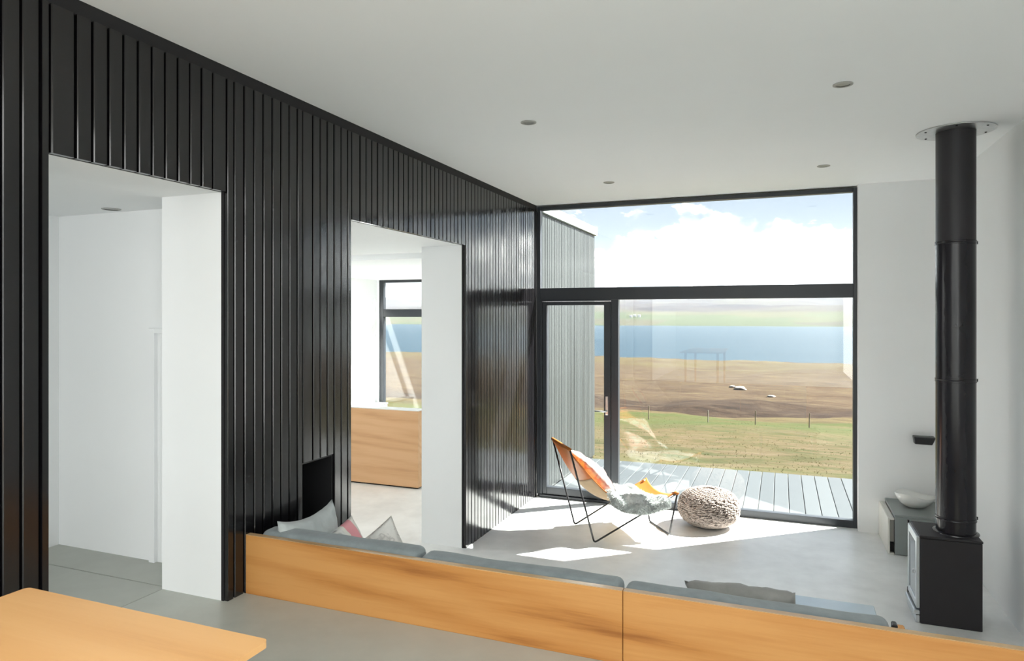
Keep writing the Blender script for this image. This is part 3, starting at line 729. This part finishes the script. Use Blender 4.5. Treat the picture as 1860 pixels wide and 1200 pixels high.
# bowl
b = bmesh.new(); n_, rows = 48, []
profb = [(.0, .004), (.06, .0), (.085, .010), (.122, .036), (.148, .068), (.163, .100), (.158, .103), (.141, .074), (.113, .044), (.075, .020), (.0, .014)]
for r, z in profb:
    rows.append([b.verts.new((r*math.cos(2*PI*k_/n_)*(1+.05*math.cos(4*PI*k_/n_)), r*math.sin(2*PI*k_/n_)*.92, z*1.12+(z/.1)**2*(-.016*math.cos(2*PI*k_/n_)+.008*math.cos(6*PI*k_/n_+1)))) for k_ in range(n_)])
for A, B in zip(rows, rows[1:]):
    for k_ in range(n_): b.faces.new((A[k_], A[(k_+1) % n_], B[(k_+1) % n_], B[k_]))
bmesh.ops.remove_doubles(b, verts=b.verts, dist=.0005)
mb = MB(); mb.add(b); bw = mb.build('bowl', M['ceramic'], None, True); bw.location = (1.14, 7.14, .352); bw.rotation_euler.z = .3
tag(bw, 'white porcelain bowl with a wavy rim on the grey bench', 'bowl')
# bracket on the pier
v = [(1.155, 7.30, .968), (1.335, 7.30, .965), (1.335, 7.3999, .968), (1.155, 7.3999, .968), (1.165, 7.315, .895), (1.308, 7.315, .893), (1.308, 7.3999, .895), (1.165, 7.3999, .895)]
b = bmesh.new(); vv = [b.verts.new(p) for p in v]
for f in ((0, 1, 2, 3), (7, 6, 5, 4), (0, 4, 5, 1), (1, 5, 6, 2), (2, 6, 7, 3), (3, 7, 4, 0)): b.faces.new([vv[i_] for i_ in f])
bmesh.ops.bevel(b, geom=list(b.edges), offset=.008, segments=2, affect='EDGES', profile=.5)
mb = MB(); mb.add(b); br = mb.build('wall_bracket', M['black_steel'], None); tag(br, 'small black bracket fixed to the white pier left of the flue', 'bracket')

# -------- sling chair
mr = Vector((-1.758, 6.349, 0)); U = Vector((.819, .574, 0)); Wv = Vector((.574, -.819, 0))
def L(u, w_, z): return mr + U*u + Wv*w_ + Vector((0, 0, z))
ch = tag(empty('sling_chair', (-1.45, 6.55, 0)), 'low sling chair of tan leather on a thin black rod frame by the window', 'chair')
def cp_(o): return keep(o, ch)
RR = .0085
B1, B2 = L(-.205, -.36, .862), L(-.262, .36, .893)
T1, T2 = L(.775, -.31, .40), L(.815, .32, .426)
R1, R2 = L(0, -.279, RR), L(0, .279, RR); F1, F2_ = L(.78, -.221, RR), L(.78, .221, RR)
def bend(a, c, b_, r=.03, n=6):
    a, c, b_ = Vector(a), Vector(c), Vector(b_); p = c+(a-c).normalized()*r; q_ = c+(b_-c).normalized()*r
    return [p.lerp(c, t_).lerp(c.lerp(q_, t_), t_) for t_ in [i_/n for i_ in range(n+1)]]
for (Bt, Rt, Tt) in ((B1, R1, T1), (B2, R2, T2)):
    q = MB(); q.tube([Bt]+bend(Bt, Rt, Tt)+[Tt], RR, 10); cp_(q.build('side_frame', M['black_steel'], None, True))
q = MB(); q.tube([T1]+bend(T1, F1, F2_)+bend(F1, F2_, T2)+[T2], RR, 10); cp_(q.build('front_frame', M['black_steel'], None, True))
q = MB(); q.tube([B1, B2], RR, 10); cp_(q.build('back_rail', M['black_steel'], None, True))
# sling surface: s 0..1 from back top to front edge, t -1..1 across
CU = [(-.250, .875), (-.155, .745), (-.02, .585), (.11, .45), (.24, .355), (.38, .31), (.53, .30), (.67, .325), (.765, .37)]
def interp(P, s):
    f = s*(len(P)-1); i_ = min(int(f), len(P)-2); t_ = f-i_
    p0 = P[max(i_-1, 0)]; p1_ = P[i_]; p2_ = P[i_+1]; p3_ = P[min(i_+2, len(P)-1)]
    return tuple(.5*((2*b_)+(-a+c)*t_+(2*a-5*b_+4*c-d)*t_*t_+(-a+3*b_-3*c+d)*t_**3) for a, b_, c, d in zip(p0, p1_, p2_, p3_))
HWD = [(.355,), (.345,), (.31,), (.275,), (.265,), (.275,), (.295,), (.315,), (.32,)]
def sling(s, t_):
    u, z = interp(CU, s); hw, = interp(HWD, s)
    z += .055*t_*t_*min(1, max(0, (s-.55)/.35)) + .03*t_*t_*math.sin(PI*min(1, s*1.4))
    u += .03*t_*t_*max(0, (s-.75)/.25)
    z += (-.0 if t_ > 0 else -.0)*t_ + .016*t_*(1-s)
    u += -.028*t_*(1-s)
    g_ = (1-t_*t_)*math.sin(PI*min(1, max(0, s/.62)))
    u -= .075*g_; z -= .035*g_
    return L(u, hw*t_, z)
def sheet(name, s0, s1, t0, t1, ns, ntt, off, mat, th=.0035):
    vs, fs = [], []
    for i_ in range(ns+1):
        for j_ in range(ntt+1): vs.append(sling(s0+(s1-s0)*i_/ns, t0+(t1-t0)*j_/ntt)+Vector((0, 0, off)))
    k_ = ntt+1
    for i_ in range(ns):
        for j_ in range(ntt): fs.append((i_*k_+j_, i_*k_+j_+1, (i_+1)*k_+j_+1, (i_+1)*k_+j_))
    o = mesh_obj(name, [tuple(v_) for v_ in vs], fs, mat, None, True)
    md = o.modifiers.new('solid', 'SOLIDIFY'); md.thickness = th; md.offset = 0
    return o
cp_(sheet('leather_sling', .0, .40, -1, 1, 22, 20, 0, M['leather'])); cp_(sheet('leather_sling', .40, 1.0, -1, 1, 28, 20, 0, M['leather']))
cp_(sheet('sun_glow_underside', .26, .93, -.98, .98, 34, 20, -.006, M['leather_back'], .002))  # paler layer, coloured as leather with sunlight coming through
for A, B in ((B1, B2), ):
    q = MB(); q.tube([A.lerp(B, t_) for t_ in (-.01, .3, .7, 1.01)], .0135, 10); cp_(q.build('back_sleeve', M['leather'], None, True))
for T_ in (T1, T2):
    q = MB(); d = (T_-L(.3, 0, .3)).normalized(); q.tube([T_-d*.05, T_-d*.02, T_+d*.012], [.012, .018, .014], 10); cp_(q.build('corner_pocket', M['leather'], None, True))
    q = MB(); q.tube([T_-d*.03-Vector((0, 0, .014)), T_-d*.03+Vector((0, 0, .012))], .014, 10); cp_(q.build('buckle', M['black_steel'], None, True))
# pillow on the chair
pl = pillow('cushion', .50, .50, .18, M['pink'], seed=21, pinch=.06)
pc = (sling(.30, 0)+sling(.32, 0))/2; tx = (sling(.42, 0)-sling(.18, 0)).normalized(); nn_ = Wv.cross(tx)
if nn_.z < 0: nn_ = -nn_
place(pl, pc+nn_*.150+tx*.0, nn_, -tx, 4); tag(pl, 'pink and cream printed cushion lying on the back of the sling chair', 'cushion')
# sheepskin: lumpy hide with wool tufts
sk = tag(empty('sheepskin', (-1.3, 6.6, .3)), 'shaggy white and grey sheepskin draped over the seat of the sling chair', 'sheepskin')
def hide(s, t_):
    a = max(0, abs(t_)-.92)
    tt = max(-.98, min(.98, t_)); p = sling(s, tt)
    if a: p = p + Wv*(math.copysign(1, t_)*a*.12) - Vector((0, 0, a*.26))
    return p
S0, S1 = .37, .97
def hs(i_, j_, ns, ntt):
    t_ = -1.12+2.38*j_/ntt; e_ = 2*j_/ntt-1
    lo = S0+.06*e_*e_+.03*noise.noise((e_*3, 1, 0)); hi = .895+.055*e_-.04*abs(e_)**2+.035*noise.noise((e_*3, 9, 0))
    return lo+(hi-lo)*i_/ns, t_
ns, ntt = 46, 46; vs, fs = [], []
for i_ in range(ns+1):
    for j_ in range(ntt+1):
        s, t_ = hs(i_, j_, ns, ntt); p = hide(s, t_)
        rim = min(1, min(i_, ns-i_, j_, ntt-j_)/4)
        hgt = .012+rim*(.050+.050*noise.noise((p.x*8, p.y*8, p.z*8))+.008*noise.noise((p.x*22, p.y*22, p.z*22)))
        hgt *= 1-.65*min(1, max(0, (s-.72)/.2))
        out = Vector((0, 0, 1)) if abs(t_) < .95 else (Wv*math.copysign(.8, t_)+Vector((0, 0, .5)))
        vs.append(p+out*hgt)
k_ = ntt+1
fs = [(i_*k_+j_, i_*k_+j_+1, (i_+1)*k_+j_+1, (i_+1)*k_+j_) for i_ in range(ns) for j_ in range(ntt)]
o = mesh_obj('hide', [tuple(v_) for v_ in vs], fs, M['wool'], None, True); md = o.modifiers.new('solid', 'SOLIDIFY'); md.thickness = .012; md.offset = -1; keep(o, sk)
r = random.Random(4); tv, tf = [], []
for _ in range(22000):
    i_, j_ = r.random()*ns*.999, r.random()*ntt*.999; a = int(i_)*k_+int(j_); p = vs[a].lerp(vs[a+k_+1], r.random())
    nrm = (vs[a+1]-vs[a]).cross(vs[a+k_]-vs[a]); nrm.normalize()
    if nrm.z < 0 and abs(nrm.z) > .2: nrm = -nrm
    if nrm.dot(p-L(.4, 0, .15)) < 0: nrm = -nrm
    dirr = (nrm+Vector((r.gauss(0, .55), r.gauss(0, .55), r.gauss(-.1, .45)))).normalized(); ln = r.uniform(.012, .030)
    sd_ = dirr.cross(Vector((r.random(), r.random(), r.random()))).normalized()*.003; i0 = len(tv)
    tv += [tuple(p-sd_), tuple(p+sd_), tuple(p+dirr*ln*.6+sd_*.6+Vector((0, 0, -.002))), tuple(p+dirr*ln+Vector((0, 0, -.006)))]; tf += [(i0, i0+1, i0+2), (i0, i0+2, i0+3)]
o = mesh_obj('wool', tv, tf, M['wool']); o['kind'] = 'stuff'; keep(o, sk)

# -------- knitted pouf
PX, PY, PRd, PH = -.672, 7.06, .292, .378
pf = tag(empty('pouf', (PX, PY, 0)), 'round oatmeal knitted pouf on the floor in front of the sling chair', 'pouf')
def psurf(ph, th, off=0):     # ph 0 bottom .. pi top; flattened spheroid
    sp_, cp2 = math.sin(ph), -math.cos(ph)
    rr = (PRd+off)*(abs(sp_)**.72); z = PH/2+(PH/2-.012+off)*math.copysign(abs(cp2)**.86, cp2)
    return Vector((rr*math.cos(th), rr*math.sin(th), z))
q = MB(); q.lathe([(max(psurf(a, 0, -.006).x, .0005), psurf(a, 0, -.006).z) for a in np.linspace(.02, PI-.02, 24)], (0, 0), 48); q.build('core', plain('dark_knit_gaps', (.20, .165, .14), .95, var=.15), pf, True)
# stitches
ub = bmesh.new(); bmesh.ops.create_icosphere(ub, subdivisions=1, radius=1); ub.verts.ensure_lookup_table()
uv_ = np.array([v_.co[:] for v_ in ub.verts]); uf = [[v_.index for v_ in f.verts] for f in ub.faces]; ub.free()
vs, fs = [], []; r = random.Random(8)
rowsn, cols = 34, 70
for i_ in range(rowsn):
    ph0 = ph = .16+(PI-.26)*(i_+.5)/rowsn; cc = max(8, int(cols*abs(math.sin(ph))**.7))
    for j_ in range(cc):
        ph = ph0+r.uniform(-.025, .025); th = 2*PI*j_/cc+1.9*ph+r.uniform(-.05, .05)
        p = psurf(ph, th); dph = (psurf(ph+.03, th+.07)-p).normalized(); dth = (psurf(ph, th+.03)-p).normalized()
        nrm = dth.cross(dph).normalized()
        if nrm.dot(p-Vector((0, 0, PH/2))) < 0: nrm = -nrm
        for sg in (-1, 1):
            ax = (dph+dth*sg*.65).normalized(); bx_ = nrm.cross(ax).normalized(); c0 = p+dth*sg*.0064+nrm*r.uniform(-.002, .004)
            ln, wd, tk = .0172, .0068*r.uniform(.85, 1.15), .0095
            i0 = len(vs)
            for v_ in uv_:
                w3 = c0+ax*(v_[0]*ln)+bx_*(v_[1]*wd)+nrm*(v_[2]*tk); vs.append((w3.x, w3.y, max(.001, w3.z)))
            fs += [[i0+k2 for k2 in f] for f in uf]
o = mesh_obj('knit_stitches', vs, fs, M['knit'], pf, True); o['kind'] = 'stuff'

# -------- kitchen island
isl = tag(empty('oak_partition', (-4.9, 7.3, 0)), 'low oak faced partition with thin white cap seen through the second opening', 'partition')
keep(box('front_panel', -6.0, -4.065, 7.235, 7.26, .02, .94, M['oak_island'], None, .002), isl)
keep(box('side_panel', -4.09, -4.065, 7.26, 7.42, .02, .94, M['oak_island'], None, .002), isl)
keep(box('carcass', -5.98, -4.09, 7.262, 7.42, .0, .94, M['dark_void']), isl)
keep(box('cap', -6.0, -4.065, 7.235, 7.42, .941, .952, M['island_top'], None, .002), isl)
lu = tag(empty('low_unit', (-6.3, 9.6, 0)), 'low grey unit against the kitchen wall beside the far window', 'cabinet')
keep(box('carcass', -6.37, -6.18, 9.25, 9.95, .04, .61, M['grey_lacquer'], None, .004), lu)
keep(box('top', -6.37, -6.17, 9.24, 9.96, .611, .63, M['grey_lacquer'], None, .003), lu)
keep(box('plinth', -6.37, -6.20, 9.27, 9.93, 0, .039, M['black_niche'], None), lu)

# -------- downlights
dls = [((-1.553, 4.241, ZC), 'recessed ceiling downlight nearest the black wall, farther from the window'), ((-1.535, 6.433, ZC), 'recessed ceiling downlight on the left, close to the window'), ((.319, 4.181, ZC), 'recessed ceiling downlight on the right, nearest the camera'), ((.339, 6.395, ZC), 'recessed ceiling downlight on the right, close to the window'), ((-3.70, 2.90, ZH), 'recessed downlight in the hall ceiling')]
for (x, y, z), lb in dls:
    t = tag(empty('downlight', (x, y, z)), lb, 'downlight', 'recessed downlights')
    q = MB(); q.lathe([(.034, .0), (.052, .0), (.052, -.004), (.048, -.006), (.036, -.005)], (0, 0), 32, False); q.build('trim_ring', M['light_trim'], t, True)
    q = MB(); q.lathe([(.036, -.002), (.001, -.003)], (0, 0), 32); q.build('lens', M['light_lens'], t)
